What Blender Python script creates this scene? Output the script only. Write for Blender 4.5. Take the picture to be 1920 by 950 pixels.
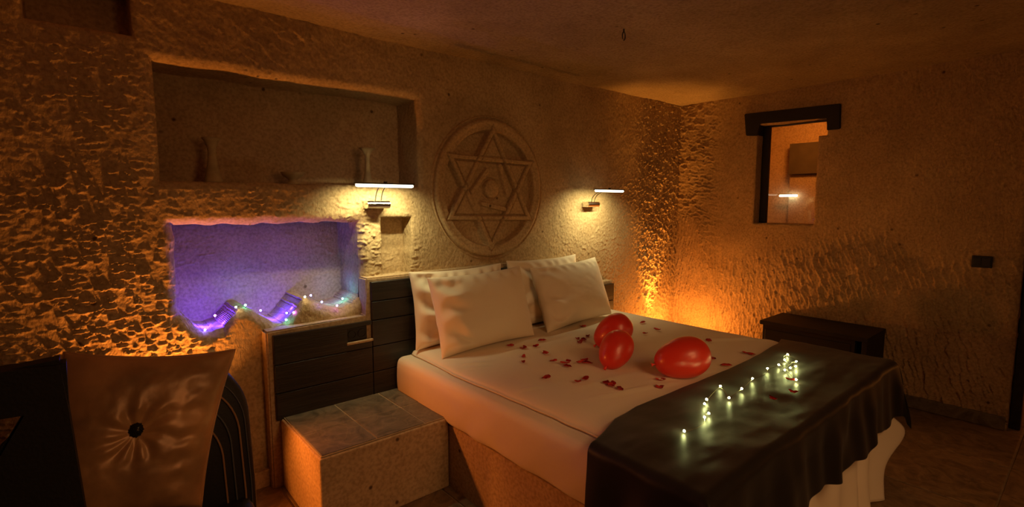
import bpy, bmesh, math, random
import numpy as np
from mathutils import Vector, Matrix, noise as mn

for o in list(bpy.data.objects): bpy.data.objects.remove(o)
S = bpy.context.scene
COL = S.collection
random.seed(4)
RNG = np.random.default_rng(11)

# ---------------------------------------------------------------- camera
cd = bpy.data.cameras.new('camera'); cam = bpy.data.objects.new('camera', cd); COL.objects.link(cam)
cam.location = (-4.265, -2.62, 1.4)
cam.rotation_euler = (math.radians(90-5.7286), 0, math.radians(-40.3925))
cd.sensor_width = 36; cd.lens = 947/1920*36; cd.clip_start = .02
S.camera = cam
# ---------------------------------------------------------------- world, exposure
w = bpy.data.worlds.new('world'); S.world = w; w.use_nodes = True
w.node_tree.nodes['Background'].inputs[0].default_value = (0.02, 0.012, 0.006, 1)
w.node_tree.nodes['Background'].inputs[1].default_value = .2
S.view_settings.view_transform = 'Standard'; S.view_settings.look = 'None'
S.view_settings.gamma = 1; S.view_settings.use_curve_mapping = False
S.view_settings.exposure = 0.0
# ---------------------------------------------------------------- lights
def light(name, kind, loc, color, power, rot=None, size=.05, **kw):
    l = bpy.data.lights.new(name, kind); l.color = color; l.energy = power
    if kind == 'AREA': l.size = size
    else: l.shadow_soft_size = size
    for k, v in kw.items(): setattr(l, k, v)
    o = bpy.data.objects.new(name, l); COL.objects.link(o); o.location = loc
    if rot: o.rotation_euler = rot
    return o
def aim(o, tgt):
    o.rotation_euler = (Vector(tgt)-o.location).to_track_quat('-Z', 'Y').to_euler()
ORANGE = (1.0, .30, .045)
# added warm fill for the bed, unseen area light high behind the camera
a = light('overhead_fill', 'AREA', (-2.95, -3.2, 2.2), (1.0, .53, .20), 6.6, size=.8, spread=math.radians(110)); aim(a, (-2.3, -1.5, 0.3))
# added frontal warm fill behind the camera, lifts cushion and hanging sheet
a = light('front_fill', 'AREA', (-3.1, -4.05, 1.6), (1.0, .44, .15), 3.9, size=.6, spread=math.radians(110)); aim(a, (-2.6, -1.0, .7))
# ground uplight in the corner behind the bed
a = light('corner_uplight_beam', 'SPOT', (-.40, -.10, .24), (1.0, .38, .055), 125, size=.025, spot_size=math.radians(48), spot_blend=1.0); aim(a, (-.40, -.015, 1.5))
a = light('corner_uplight_spill', 'POINT', (-.36, -.28, .28), (1.0, .33, .05), 22, size=.03)
# ground uplight behind the armchair
a = light('left_uplight_beam', 'SPOT', (-4.03, -.095, .40), (1.0, .31, .045), 54, size=.02, spot_size=math.radians(115), spot_blend=1.0); aim(a, (-4.02, -.05, 1.5))
a = light('bed_side_fill', 'SPOT', (-4.08, -.30, .68), (1.0, .25, .033), 24, size=.02, spot_size=math.radians(112), spot_blend=.7); aim(a, (-2.97, -1.12, .48))  # separate bare spot, added to light the bed side and duvet edge
a = light('plinth_fill', 'SPOT', (-4.12, -.32, .24), (1.0, .28, .035), 9, size=.02, spot_size=math.radians(62), spot_blend=.7); aim(a, (-3.58, -.38, .16))  # extra spot with no fixture, added to brighten the plinth's left face
# room beyond the little window
a = light('next_room_lamp', 'AREA', (.75, -.9, 2.3), (1.0, .30, .04), 9.0, size=.3); aim(a, (1.6, -.4, 1.4))
a = light('doorway_lamp', 'POINT', (.65, -2.9, .55), ORANGE, 2.5, size=.05)

# ---------------------------------------------------------------- materials
def mat(name): 
    m = bpy.data.materials.new(name); m.use_nodes = True
    nt = m.node_tree; return m, nt, nt.nodes['Principled BSDF']
def N(nt, t, **kw):
    n = nt.nodes.new(t)
    for k, v in kw.items():
        if k in n.inputs.keys(): n.inputs[k].default_value = v
        else: setattr(n, k, v)
    return n
def ramp(nt, src, stops):
    r = nt.nodes.new('ShaderNodeValToRGB'); e = r.color_ramp.elements
    while len(e) < len(stops): e.new(.5)
    for i, (p, c) in enumerate(stops): e[i].position = p; e[i].color = (*c, 1)
    nt.links.new(src, r.inputs[0]); return r
def simple(name, col, rough=.6, metal=0, nscale=0, var=.15, bump=0, bscale=80, stretch=None, sheen=0, coat=0, emis=None, estr=0):
    m, nt, p = mat(name)
    p.inputs['Base Color'].default_value = (*col, 1); p.inputs['Roughness'].default_value = rough
    p.inputs['Metallic'].default_value = metal
    if sheen: p.inputs['Sheen Weight'].default_value = sheen
    if coat: p.inputs['Coat Weight'].default_value = coat; p.inputs['Coat Roughness'].default_value = .08
    tc = N(nt, 'ShaderNodeTexCoord'); mp = N(nt, 'ShaderNodeMapping')
    nt.links.new(tc.outputs['Object'], mp.inputs[0])
    if stretch: mp.inputs['Scale'].default_value = stretch
    if nscale:
        n = N(nt, 'ShaderNodeTexNoise', Scale=nscale, Detail=6.0); nt.links.new(mp.outputs[0], n.inputs['Vector'])
        r = ramp(nt, n.outputs[0], [(.3, [c*(1-var) for c in col]), (.7, [min(1, c*(1+var)) for c in col])])
        nt.links.new(r.outputs[0], p.inputs['Base Color'])
    if bump:
        n = N(nt, 'ShaderNodeTexNoise', Scale=bscale, Detail=4.0); nt.links.new(mp.outputs[0], n.inputs['Vector'])
        b = N(nt, 'ShaderNodeBump', Strength=bump, Distance=.004); nt.links.new(n.outputs[0], b.inputs['Height'])
        nt.links.new(b.outputs[0], p.inputs['Normal'])
    if emis: p.inputs['Emission Color'].default_value = (*emis, 1); p.inputs['Emission Strength'].default_value = estr
    return m
def tuff(name, c1, c2, fine=.5, flake=.0):
    m, nt, p = mat(name); p.inputs['Roughness'].default_value = .95; p.inputs['Specular IOR Level'].default_value = .15
    tc = N(nt, 'ShaderNodeTexCoord')
    n1 = N(nt, 'ShaderNodeTexNoise', Scale=2.2, Detail=8.0, Roughness=.62); nt.links.new(tc.outputs['Object'], n1.inputs['Vector'])
    r1 = ramp(nt, n1.outputs[0], [(.32, c1), (.68, c2)])
    n2 = N(nt, 'ShaderNodeTexNoise', Scale=70.0, Detail=4.0); nt.links.new(tc.outputs['Object'], n2.inputs['Vector'])
    r2 = ramp(nt, n2.outputs[0], [(.3, (.72, .70, .66)), (.6, (1.05, 1.05, 1.05))])
    mx = N(nt, 'ShaderNodeMixRGB', blend_type='MULTIPLY'); mx.inputs[0].default_value = 1
    nt.links.new(r1.outputs[0], mx.inputs[1]); nt.links.new(r2.outputs[0], mx.inputs[2])
    # scattered dark gas holes in the rock
    v = N(nt, 'ShaderNodeTexVoronoi', Scale=9.0); nt.links.new(tc.outputs['Object'], v.inputs['Vector'])
    r3 = ramp(nt, v.outputs['Distance'], [(.05, (.28, .24, .2)), (.11, (1, 1, 1))])
    mk = N(nt, 'ShaderNodeTexNoise', Scale=3.0); nt.links.new(tc.outputs['Object'], mk.inputs['Vector'])
    rk = ramp(nt, mk.outputs[0], [(.5, (0, 0, 0)), (.56, (1, 1, 1))])
    m2 = N(nt, 'ShaderNodeMixRGB', blend_type='MULTIPLY')
    nt.links.new(rk.outputs[0], m2.inputs[0]); nt.links.new(mx.outputs[0], m2.inputs[1]); nt.links.new(r3.outputs[0], m2.inputs[2])
    nt.links.new(m2.outputs[0], p.inputs['Base Color'])
    mpv = N(nt, 'ShaderNodeMapping'); nt.links.new(tc.outputs['Object'], mpv.inputs[0]); mpv.inputs['Rotation'].default_value = (.35, .35, .3); mpv.inputs['Scale'].default_value = (1, 1, .55)
    nw = N(nt, 'ShaderNodeTexNoise', Scale=30.0, Detail=3.0); nt.links.new(mpv.outputs[0], nw.inputs['Vector'])
    mw = N(nt, 'ShaderNodeMixRGB', blend_type='LINEAR_LIGHT'); mw.inputs[0].default_value = .03; nt.links.new(mpv.outputs[0], mw.inputs[1]); nt.links.new(nw.outputs['Color'], mw.inputs[2])
    vf_ = N(nt, 'ShaderNodeTexVoronoi', Scale=62.0); nt.links.new(mw.outputs[0], vf_.inputs['Vector'])
    b0 = N(nt, 'ShaderNodeBump', Strength=flake, Distance=.006); nt.links.new(vf_.outputs['Distance'], b0.inputs['Height'])
    n4 = N(nt, 'ShaderNodeTexNoise', Scale=130.0, Detail=5.0, Roughness=.7); nt.links.new(tc.outputs['Object'], n4.inputs['Vector'])
    b = N(nt, 'ShaderNodeBump', Strength=fine, Distance=.004); nt.links.new(n4.outputs[0], b.inputs['Height'])
    nt.links.new(b0.outputs[0], b.inputs['Normal']); nt.links.new(b.outputs[0], p.inputs['Normal'])
    return m
M = {}
M['tuff'] = tuff('carved_tuff', (.40, .275, .14), (.56, .41, .23), .5, .35)
M['tuff_star'] = tuff('smooth_tuff', (.42, .28, .14), (.54, .38, .21), .4)
M['tuff_r'] = tuff('carved_tuff_side', (.36, .24, .12), (.52, .36, .19), .5, .35)
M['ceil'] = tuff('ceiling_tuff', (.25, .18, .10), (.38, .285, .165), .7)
M['plaster'] = tuff('stone_plaster', (.44, .30, .17), (.56, .41, .25), .4)
M['grout'] = simple('grout', (.34, .25, .15), .9, nscale=30, bump=.3)
M['slate'] = simple('slate_tile', (.115, .09, .062), .42, nscale=7, var=.45, bump=.35, bscale=25)
def slate2(name, c1, c2):
    m, nt, p = mat(name); p.inputs['Roughness'].default_value = .45
    tc = N(nt, 'ShaderNodeTexCoord')
    n = N(nt, 'ShaderNodeTexNoise', Scale=9.0, Detail=10.0, Roughness=.65, Distortion=1.6); nt.links.new(tc.outputs['Object'], n.inputs['Vector'])
    r = ramp(nt, n.outputs[0], [(.35, c1), (.60, c2)])
    nv = N(nt, 'ShaderNodeTexVoronoi', Scale=8.0, feature='DISTANCE_TO_EDGE'); nt.links.new(tc.outputs['Object'], nv.inputs['Vector'])
    rv = ramp(nt, nv.outputs['Distance'], [(.0, (1.5, 1.45, 1.3)), (.02, (1, 1, 1))])
    mx = N(nt, 'ShaderNodeMixRGB', blend_type='MULTIPLY'); mx.inputs[0].default_value = .5
    nt.links.new(r.outputs[0], mx.inputs[1]); nt.links.new(rv.outputs[0], mx.inputs[2]); nt.links.new(mx.outputs[0], p.inputs['Base Color'])
    b = N(nt, 'ShaderNodeBump', Strength=.35, Distance=.004); nt.links.new(n.outputs[0], b.inputs['Height']); nt.links.new(b.outputs[0], p.inputs['Normal'])
    return m
M['slate'] = slate2('slate_tile', (.075, .06, .04), (.165, .13, .088))
M['floor'] = slate2('brown_floor_tile', (.12, .075, .038), (.27, .18, .10))
M['dark_wood'] = simple('dark_stained_wood', (.016, .011, .008), .42, nscale=5, var=.6, bump=.25, bscale=18, stretch=(.6, 6, 9))
M['black_wood'] = simple('black_painted_wood', (.008, .006, .005), .6, nscale=6, var=.4, bump=.15, bscale=30)
M['sheet'] = simple('white_bed_linen', (.74, .63, .48), .85, bump=.12, bscale=14, sheen=.2)
M['pillow'] = simple('white_pillow_cotton', (.78, .67, .51), .85, bump=.10, bscale=12, sheen=.2)
M['throw'] = simple('dark_satin', (.010, .007, .005), .45, nscale=3, var=.25, bump=.3, bscale=9, sheen=.08)
M['red'] = simple('red_latex', (.60, .030, .014), .34, coat=.12)
M['throw'].node_tree.nodes['Principled BSDF'].inputs['Specular IOR Level'].default_value = .22
_p = M['red'].node_tree.nodes['Principled BSDF']; _p.inputs['Subsurface Weight'].default_value = .35; _p.inputs['Subsurface Radius'].default_value = (.06, .01, .005); _p.inputs['Subsurface Scale'].default_value = .5
M['petal'] = simple('rose_petal', (.58, .035, .022), .6, nscale=40, var=.3)
M['chrome'] = simple('chrome', (.75, .73, .7), .12, 1)
M['steel'] = simple('dark_steel', (.10, .09, .08), .35, 1)
M['led'] = simple('led_tube', (1, 1, 1), .5, emis=(1.0, .90, .62), estr=5)
M['led2'] = simple('led_tube_far', (1, 1, 1), .5, emis=(1.0, .93, .66), estr=12)
M['black'] = simple('black_plastic', (.006, .005, .005), .6)
M['black_fabric'] = simple('black_fabric', (.010, .009, .009), .7, bump=.3, bscale=120)
M['stripe_black'] = simple('striped_cover_black', (.014, .013, .016), .55, bump=.3, bscale=140)
M['stripe_gold'] = simple('striped_cover_band', (.32, .17, .09), .6)
M['stripe_grey'] = simple('striped_cover_grey', (.09, .09, .11), .6)
M['bronze'] = simple('bronze_satin', (.44, .23, .10), .38, .15, nscale=9, var=.35, bump=.5, bscale=16, sheen=.1)
M['bead'] = simple('dark_beads', (.04, .035, .03), .25, .6)
M['clay'] = simple('pale_clay', (.42, .33, .17), .7, nscale=20, var=.2, bump=.2)
M['wire'] = simple('thin_wire', (.30, .24, .12), .3, 1)
M['bulb'] = simple('warm_bulb', (1, 1, .9), .4, emis=(.95, 1.0, .34), estr=130)
M['bulb_blue'] = simple('blue_bulb', (.5, .5, 1), .4, emis=(.12, .10, 1.0), estr=60)
M['bulb_violet'] = simple('violet_bulb', (.8, .5, 1), .4, emis=(.42, .12, 1.0), estr=60)
M['bulb_cyan'] = simple('cyan_bulb', (.5, 1, 1), .4, emis=(.12, .9, .85), estr=45)
M['bulb_white'] = simple('cream_bulb', (1, 1, 1), .4, emis=(1, .85, .5), estr=50)
M['lens'] = simple('uplight_lens', (1, .6, .2), .3, emis=(1, .35, .05), estr=25)
gm, gnt, gp = mat('window_glass'); gp.inputs['Base Color'].default_value = (1, 1, 1, 1); gp.inputs['Roughness'].default_value = .0; gp.inputs['Transmission Weight'].default_value = 1; gp.inputs['IOR'].default_value = 1.3
M['glass'] = gm
M['next_wall'] = tuff('next_room_tuff', (.50, .34, .17), (.62, .44, .24), .5)
M['niche_dark'] = simple('dark_recess_stone', (.10, .075, .045), .9, nscale=10)

# ---------------------------------------------------------------- object helpers
def link(name, me, m=None, parent=None):
    o = bpy.data.objects.new(name, me); COL.objects.link(o)
    if m is not None:
        for q in (m if isinstance(m, (list, tuple)) else [m]): me.materials.append(M[q] if isinstance(q, str) else q)
    if parent is not None:
        o.parent = parent
        o.matrix_parent_inverse = Matrix.Identity(4)
    return o
def tag(o, label=None, cat=None, group=None, kind=None):
    if label: o['label'] = label
    if cat: o['category'] = cat
    if group: o['group'] = group
    if kind: o['kind'] = kind
    return o
def empty(name, loc, rz=0, **kw):
    o = bpy.data.objects.new(name, None); COL.objects.link(o); o.location = loc; o.rotation_euler = (0, 0, rz)
    o.empty_display_size = .05
    return tag(o, **kw)
def bm_obj(name, bm, m, parent=None, smooth=False, loc=None):
    bmesh.ops.recalc_face_normals(bm, faces=bm.faces[:])
    me = bpy.data.meshes.new(name); bm.to_mesh(me); bm.free()
    if smooth: me.shade_smooth()
    o = link(name, me, m, parent)
    if loc is not None: o.location = loc
    return o
def box_bm(x0, x1, y0, y1, z0, z1, bev=.004, seg=2, bm=None):
    b = bmesh.new()
    r = bmesh.ops.create_cube(b, size=1)
    for v in b.verts: v.co = Vector((x0+(v.co.x+.5)*(x1-x0), y0+(v.co.y+.5)*(y1-y0), z0+(v.co.z+.5)*(z1-z0)))
    if bev: bmesh.ops.bevel(b, geom=b.edges[:], offset=bev, segments=seg, affect='EDGES', profile=.6)
    if bm is not None:
        me = bpy.data.meshes.new('t'); b.to_mesh(me); b.free(); bm.from_mesh(me); bpy.data.meshes.remove(me); return bm
    return b
def tube_bm(pts, r, seg=8, bm=None, cap=True):
    bm = bm or bmesh.new(); pts = [Vector(p) for p in pts]; rings = []
    for i, p in enumerate(pts):
        t = (pts[min(i+1, len(pts)-1)]-pts[max(i-1, 0)]).normalized()
        a = t.orthogonal().normalized()
        if rings: 
            a = (la - t*la.dot(t)).normalized()
        la = a; b = t.cross(a); rr = r[i] if isinstance(r, (list, tuple)) else r
        rings.append([bm.verts.new(p+(a*math.cos(k*2*math.pi/seg)+b*math.sin(k*2*math.pi/seg))*rr) for k in range(seg)])
    for A, B in zip(rings, rings[1:]):
        for k in range(seg): bm.faces.new((A[k], A[(k+1) % seg], B[(k+1) % seg], B[k]))
    if cap: bm.faces.new(rings[0]); bm.faces.new(rings[-1])
    return bm
def lathe_bm(prof, seg=28, bm=None):
    bm = bm or bmesh.new(); rings = []
    for r, z in prof:
        rings.append([bm.verts.new((r*math.cos(k*2*math.pi/seg), r*math.sin(k*2*math.pi/seg), z)) for k in range(seg)])
    for A, B in zip(rings, rings[1:]):
        for k in range(seg): bm.faces.new((A[k], A[(k+1) % seg], B[(k+1) % seg], B[k]))
    bm.faces.new(rings[0]); bm.faces.new(rings[-1]); return bm
def grid_obj(name, P, m, parent=None, thick=0, smooth=True):
    nu, nv = P.shape[:2]
    idx = np.arange(nu*nv).reshape(nu, nv)
    F = np.stack([idx[:-1, :-1], idx[1:, :-1], idx[1:, 1:], idx[:-1, 1:]], -1).reshape(-1, 4)
    me = bpy.data.meshes.new(name); me.from_pydata(P.reshape(-1, 3).tolist(), [], F.tolist())
    if smooth: me.shade_smooth()
    o = link(name, me, m, parent)
    if thick:
        md = o.modifiers.new('thickness', 'SOLIDIFY'); md.thickness = thick; md.offset = -1
    return o

# ---------------------------------------------------------------- numpy noise
def _h(i, j, s):
    n = (i.astype(np.int64)*374761393 + j.astype(np.int64)*668265263 + s*1274126177) & 0x7fffffff
    n = ((n ^ (n >> 13))*1103515245) & 0x7fffffff
    n = ((n ^ (n >> 16))*69069 + 12345) & 0x7fffffff
    return ((n >> 7) & 0xffff)/65535.0
def vnoise(x, y, s=0):
    i = np.floor(x).astype(np.int64); j = np.floor(y).astype(np.int64); fx = x-i; fy = y-j
    fx = fx*fx*(3-2*fx); fy = fy*fy*(3-2*fy)
    return ((_h(i, j, s)*(1-fx)+_h(i+1, j, s)*fx)*(1-fy)+(_h(i, j+1, s)*(1-fx)+_h(i+1, j+1, s)*fx)*fy)*2-1
def fbm(x, y, s=0, o=4):
    t = 0; a = 1
    for k in range(o): t = t+a*vnoise(x*2**k, y*2**k, s+k*7); a *= .5
    return t/1.9
def worley(x, y, s=0):
    """distance squared to the nearest stroke centre, its offset and its random value"""
    i = np.floor(x).astype(np.int64); j = np.floor(y).astype(np.int64)
    best = np.full(x.shape, 9.); bx = np.zeros(x.shape); by = np.zeros(x.shape); br = np.zeros(x.shape)
    for a in (-1, 0, 1):
        for b in (-1, 0, 1):
            ii = i+a; jj = j+b
            dx = ii+_h(ii, jj, s)-x; dy = jj+_h(ii, jj, s+5)-y; d = dx*dx+dy*dy
            q = d < best
            best = np.where(q, d, best); bx = np.where(q, dx, bx); by = np.where(q, dy, by); br = np.where(q, _h(ii, jj, s+9), br)
    return best, bx, by, br
def strokes(u, v, ang, wid, ln, s, warp=.012):
    uu = u+warp*fbm(u*14, v*14, s+30, 2); vv = v+warp*fbm(u*14, v*14, s+40, 2)
    c = math.cos(ang); n = math.sin(ang)
    a = (uu*c+vv*n)/ln; b = (-uu*n+vv*c)/wid
    d, dx, dy, r = worley(a, b, s)
    return (d*.5+dx*.35+(r-.5)*.5), (dx*ln*n+dy*wid*c)*np.clip(r*2.0-.6, .04, 1.3), (dx*ln*c-dy*wid*n)*(.5+r)   # scoop, and offset of the stroke centre upwards / sideways
def sm(x, a, b):
    t = np.clip((x-a)/(b-a), 0, 1); return t*t*(3-2*t)

# ---------------------------------------------------------------- carved wall builder
def carved(name, o3, ud, vd, nd, u0, u1, v0, v1, step, hfun, holes, m, parent=None, kind='structure'):
    """height-field rock face with openings; nd points into the room. holes: (sdf(u,v)<0 inside, depth or None, layers)"""
    o3, ud, vd, nd = map(np.array, (o3, ud, vd, nd))
    nu = int(round((u1-u0)/step))+1; nv = int(round((v1-v0)/step))+1
    U, V = np.meshgrid(np.linspace(u0, u1, nu), np.linspace(v0, v1, nv), indexing='ij')
    U = U.copy(); V = V.copy(); owner = -np.ones((nu-1, nv-1), int); bev = np.zeros(U.shape)
    for k, (sd, dep, lay, bw, bd) in enumerate(holes):
        for it in range(2):
            s = sd(U, V); e = 1e-4
            gx = (sd(U+e, V)-s)/e; gy = (sd(U, V+e)-s)/e; g = np.maximum(gx*gx+gy*gy, .2)
            dd = s/np.sqrt(g); q = np.abs(dd) < step*.56
            if it == 0: q0 = q
            q = q0
            U = np.where(q, U-s*gx/g, U); V = np.where(q, V-s*gy/g, V)
        uc = (U[:-1, :-1]+U[1:, :-1]+U[1:, 1:]+U[:-1, 1:])/4; vc = (V[:-1, :-1]+V[1:, :-1]+V[1:, 1:]+V[:-1, 1:])/4
        owner[(sd(uc, vc) < 0)] = k
        if bw: bev = np.maximum(bev, bd*np.clip(1-sd(U, V)/bw, 0, 1)**2)
    H = hfun(U, V)-bev
    idx = np.arange(nu*nv).reshape(nu, nv)
    P = [o3+U.reshape(-1, 1)*ud+V.reshape(-1, 1)*vd+H.reshape(-1, 1)*nd]
    cells = np.stack([idx[:-1, :-1], idx[1:, :-1], idx[1:, 1:], idx[:-1, 1:]], -1)
    faces = [cells[owner < 0].reshape(-1, 4)]; flat = [np.zeros(len(faces[0]), bool)]
    Uf = U.ravel(); Vf = V.ravel(); Hf = H.ravel(); nxt = nu*nv
    own = np.full((nu+1, nv+1), -1); own[1:-1, 1:-1] = owner
    for k, (sd, dep, lay, bw, bd) in enumerate(holes):
        ins = owner == k
        E = []
        I, J = np.nonzero(ins)
        for i, j in zip(I, J):
            if own[i, j+1] != k: E.append((idx[i, j], idx[i, j+1]))
            if own[i+2, j+1] != k: E.append((idx[i+1, j+1], idx[i+1, j]))
            if own[i+1, j] != k: E.append((idx[i+1, j], idx[i, j]))
            if own[i+1, j+2] != k: E.append((idx[i, j+1], idx[i+1, j+1]))
        E = np.array(E); bv = np.unique(E); loc = {b: n for n, b in enumerate(bv)}
        D = dep
        # layer vertices
        layers = [bv]
        for L in range(1, lay+1):
            t = L/lay
            hh = Hf[bv]*(1-t)+(-D)*t
            nn = .004*fbm(Uf[bv]*30+t*9, Vf[bv]*30+t*13, 60, 2)*(1 if L < lay else 0)
            pu = Uf[bv]+nn; pv = Vf[bv]+nn*.7
            P.append(o3+pu[:, None]*ud+pv[:, None]*vd+hh[:, None]*nd)
            layers.append(np.arange(nxt, nxt+len(bv))); nxt += len(bv)
        A = np.array([loc[x] for x in E[:, 0]]); B = np.array([loc[x] for x in E[:, 1]])
        for L in range(lay):
            l0 = layers[L]; l1 = layers[L+1]
            faces.append(np.stack([l0[A], l1[A], l1[B], l0[B]], -1)); flat.append(np.ones(len(A), bool))
        if lay and dep is not None and name_back.get(k, True) and (name, k) not in OPEN:
            vs = np.unique(cells[ins]); mp = -np.ones(nu*nv, int)
            inner = np.setdiff1d(vs, bv)
            mp[bv] = layers[-1]; mp[inner] = np.arange(nxt, nxt+len(inner)); nxt += len(inner)
            hb = -D+.006*fbm(Uf[inner]*9, Vf[inner]*9, 70, 3)+.35*(hfun(Uf[inner], Vf[inner]))
            P.append(o3+Uf[inner, None]*ud+Vf[inner, None]*vd+hb[:, None]*nd)
            f = mp[cells[ins]]; faces.append(f); flat.append(np.zeros(len(f), bool))
    P = np.concatenate(P); Fc = np.concatenate(faces); flat = np.concatenate(flat)
    if np.dot(np.cross(ud, vd), nd) < 0: Fc = Fc[:, ::-1]
    me = bpy.data.meshes.new(name)
    me.vertices.add(len(P)); me.vertices.foreach_set('co', P.astype(np.float32).ravel())
    me.loops.add(Fc.size); me.loops.foreach_set('vertex_index', Fc.astype(np.int32).ravel())
    me.polygons.add(len(Fc)); me.polygons.foreach_set('loop_start', np.arange(0, Fc.size, 4, dtype=np.int32))
    me.polygons.foreach_set('use_smooth', ~flat) if False else None
    me.update(calc_edges=True); me.shade_smooth()
    sf = me.attributes.new('sharp_face', 'BOOLEAN', 'FACE') if 'sharp_face' not in me.attributes else me.attributes['sharp_face']
    sf.data.foreach_set('value', flat)
    o = link(name, me, m, parent)
    if kind: o['kind'] = kind
    return o
name_back = {}; OPEN = {('wall_right', 0), ('wall_right', 1)}
def rect(a, b, c, d):
    return lambda u, v: np.maximum(np.maximum(a-u, u-b), np.maximum(c-v, v-d))

# ================================================================ STRUCTURE
ECX, ECZ = -2.213, 1.49           # centre of the carved star
def h_back(u, v):
    big = .010*fbm(u*1.7, v*1.7, 3, 3)
    left = 1-sm(u+.10*vnoise(v*3, u*3, 8), -2.78, -2.62)
    nearL2 = sm(u, -1.75, -1.55)
    f1, q1, _ = strokes(u, v, .2, .016, .030, 100, .02); f2, q2, _ = strokes(u, v, -.4, .017, .026, 140, .02)
    low = np.clip(q1/.008, 0, 1.5)+f1*.12; low2 = np.clip(q2/.009, 0, 1.5)+f2*.12
    mixa = sm(vnoise(u*2.1, v*2.1, 21), -.3, .3)
    f3, q3, _ = strokes(u, v, -.75, .020, .075, 180); up = f3*.6+q3/.03*.4
    topm = sm(v, 1.98, 2.06)*(1-sm(u, -3.1, -2.5))
    L = (low*(1-mixa)+low2*mixa)*(1-topm)+up*topm
    patch = .35+.65*sm(fbm(u*5, v*5, 77, 4)+.35*(1-sm(v, .85, 1.35))-.12*sm(v, 1.3, 1.9), -.15, .25)
    f4, q4, _ = strokes(u, v, 1.1, .016, .026, 220); fineR = f4*.8+q4/.015*.3; f5, q5, _ = strokes(u, v, 1.2, .020, .045, 260)
    cornerm = sm(u, -.75, -.45)
    R = fineR*.0050+cornerm*(f5*.4+q5/.013*.6)*.009
    smooth = .0018*fbm(u*20, v*20, 12, 3)
    g = .0016*fbm(u*60, v*60, 15, 2)
    calm = 1-.85*sm(v, 1.55, 1.75)*nearL2*(1-cornerm)
    lip = sm(u, -3.80, -3.72)*(1-sm(v, .93, .98))*(1-sm(u, -3.14, -3.10))
    L = L+sm(u, -3.55, -3.2)*(f4*.75+f3*.35)*.6
    L = L*(1-lip)+lip*(f4*.35)
    return big+left*L*.0085*patch+nearL2*R*calm+smooth+g-.004
def zb(u):
    xs = [-4.2, -3.965, -3.925, -3.885, -3.84, -3.79, -3.75, -3.725, -3.70, -3.66, -3.61, -3.565, -3.53, -3.49, -3.45, -3.425, -3.40, -3.37, -3.32, -3.27, -3.22, -3.17, -3.13, -3.10, -3.0]
    zs = [.93, .905, .862, .822, .800, .812, .860, .900, .905, .880, .835, .802, .797, .825, .880, .905, .905, .888, .860, .842, .836, .850, .885, .90, .9]
    return np.interp(u, xs, zs)
def sd_purple(u, v):
    wob = .006*vnoise(u*17, v*17, 5)
    return np.maximum(np.maximum(-3.962-u, u+3.112+.02*(v-.87)), np.maximum((zb(u)-v)*.75, v-1.300))+wob
def sd_small(u, v):
    wob = .004*vnoise(u*20, v*20, 6)
    # uneven little recess, slanting sides
    return np.maximum(np.maximum(-2.992-u, u+2.800+(1.31-v)*.05), np.maximum(.985-v, v-1.318-.2*(u+2.9)*(u > -2.9)*0))+wob
h1 = rect(-3.998, -2.742, 1.494, 1.996)
def sd_upper(u, v):
    return h1(u, v)+.005*vnoise(u*7, v*7, 9)
wall_back = carved('wall_back', (0, 0, 0), (1, 0, 0), (0, 0, 1), (0, -1, 0), -5.0, .06, -.02, 2.34, .0054, h_back,
    [(sd_upper, .26, 16, .035, .024), (sd_purple, .30, 22, .042, .034), (sd_small, .11, 10, .02, .008),
     (rect(-4.38, -4.06, 2.075, 2.42), .18, 10, .02, .01),
     (lambda u, v: (np.hypot(u-ECX, v-ECZ)-.456), .10, 4, .0, .0)], 'tuff')
tag(wall_back, 'chisel-marked tuff rock wall with carved niches above the headboard')

def h_right(u, v):       # u = y
    big = .012*fbm(u*1.9, v*1.9, 33, 3)
    f1, _, w1 = strokes(u, v, 1.75, .022, .12, 300); f2, _, w2 = strokes(u, v, 1.15, .024, .10, 340); f3, q3, w3 = strokes(u, v, .5, .02, .05, 380)
    s1 = f1*.8-w1/.014*.45; s2 = f2*.8-w2/.014*.45; s3 = f3*.5+q3/.012*.5
    lo = 1-sm(v+.2*vnoise(u*2, 3+u*0, 2), .95, 1.25)
    near = sm(u, -.55, -.2)
    amp = .0115*lo*(.65+.35*sm(vnoise(u*3, v*3, 4), -.3, .3))+.0085*near*(1-lo)+.0022
    mixa = sm(u, -1.2, -.3)
    st = (s1*mixa+s2*(1-mixa))*np.maximum(lo, .3*(1-near))+s3*(1-lo)*near
    return big+st*amp+.0016*fbm(u*60, v*60, 35, 2)
def sd_win(u, v):
    a = rect(-1.168, -.712, 1.232, 1.94)(u, v); b = rect(-1.225, -.712, 1.90, 2.03)(u, v)
    return np.minimum(a, b)+.003*vnoise(u*15, v*15, 3)
wall_right = carved('wall_right', (0, 0, 0), (0, 1, 0), (0, 0, 1), (-1, 0, 0), -4.4, .02, -.02, 2.34, .0060, h_right,
    [(sd_win, .22, 12, .012, .005), (rect(-3.3, -2.318, -.1, 2.0), .26, 10, .03, .012)], 'tuff_r')
tag(wall_right, 'rough tuff side wall with small window and doorway')

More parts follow.
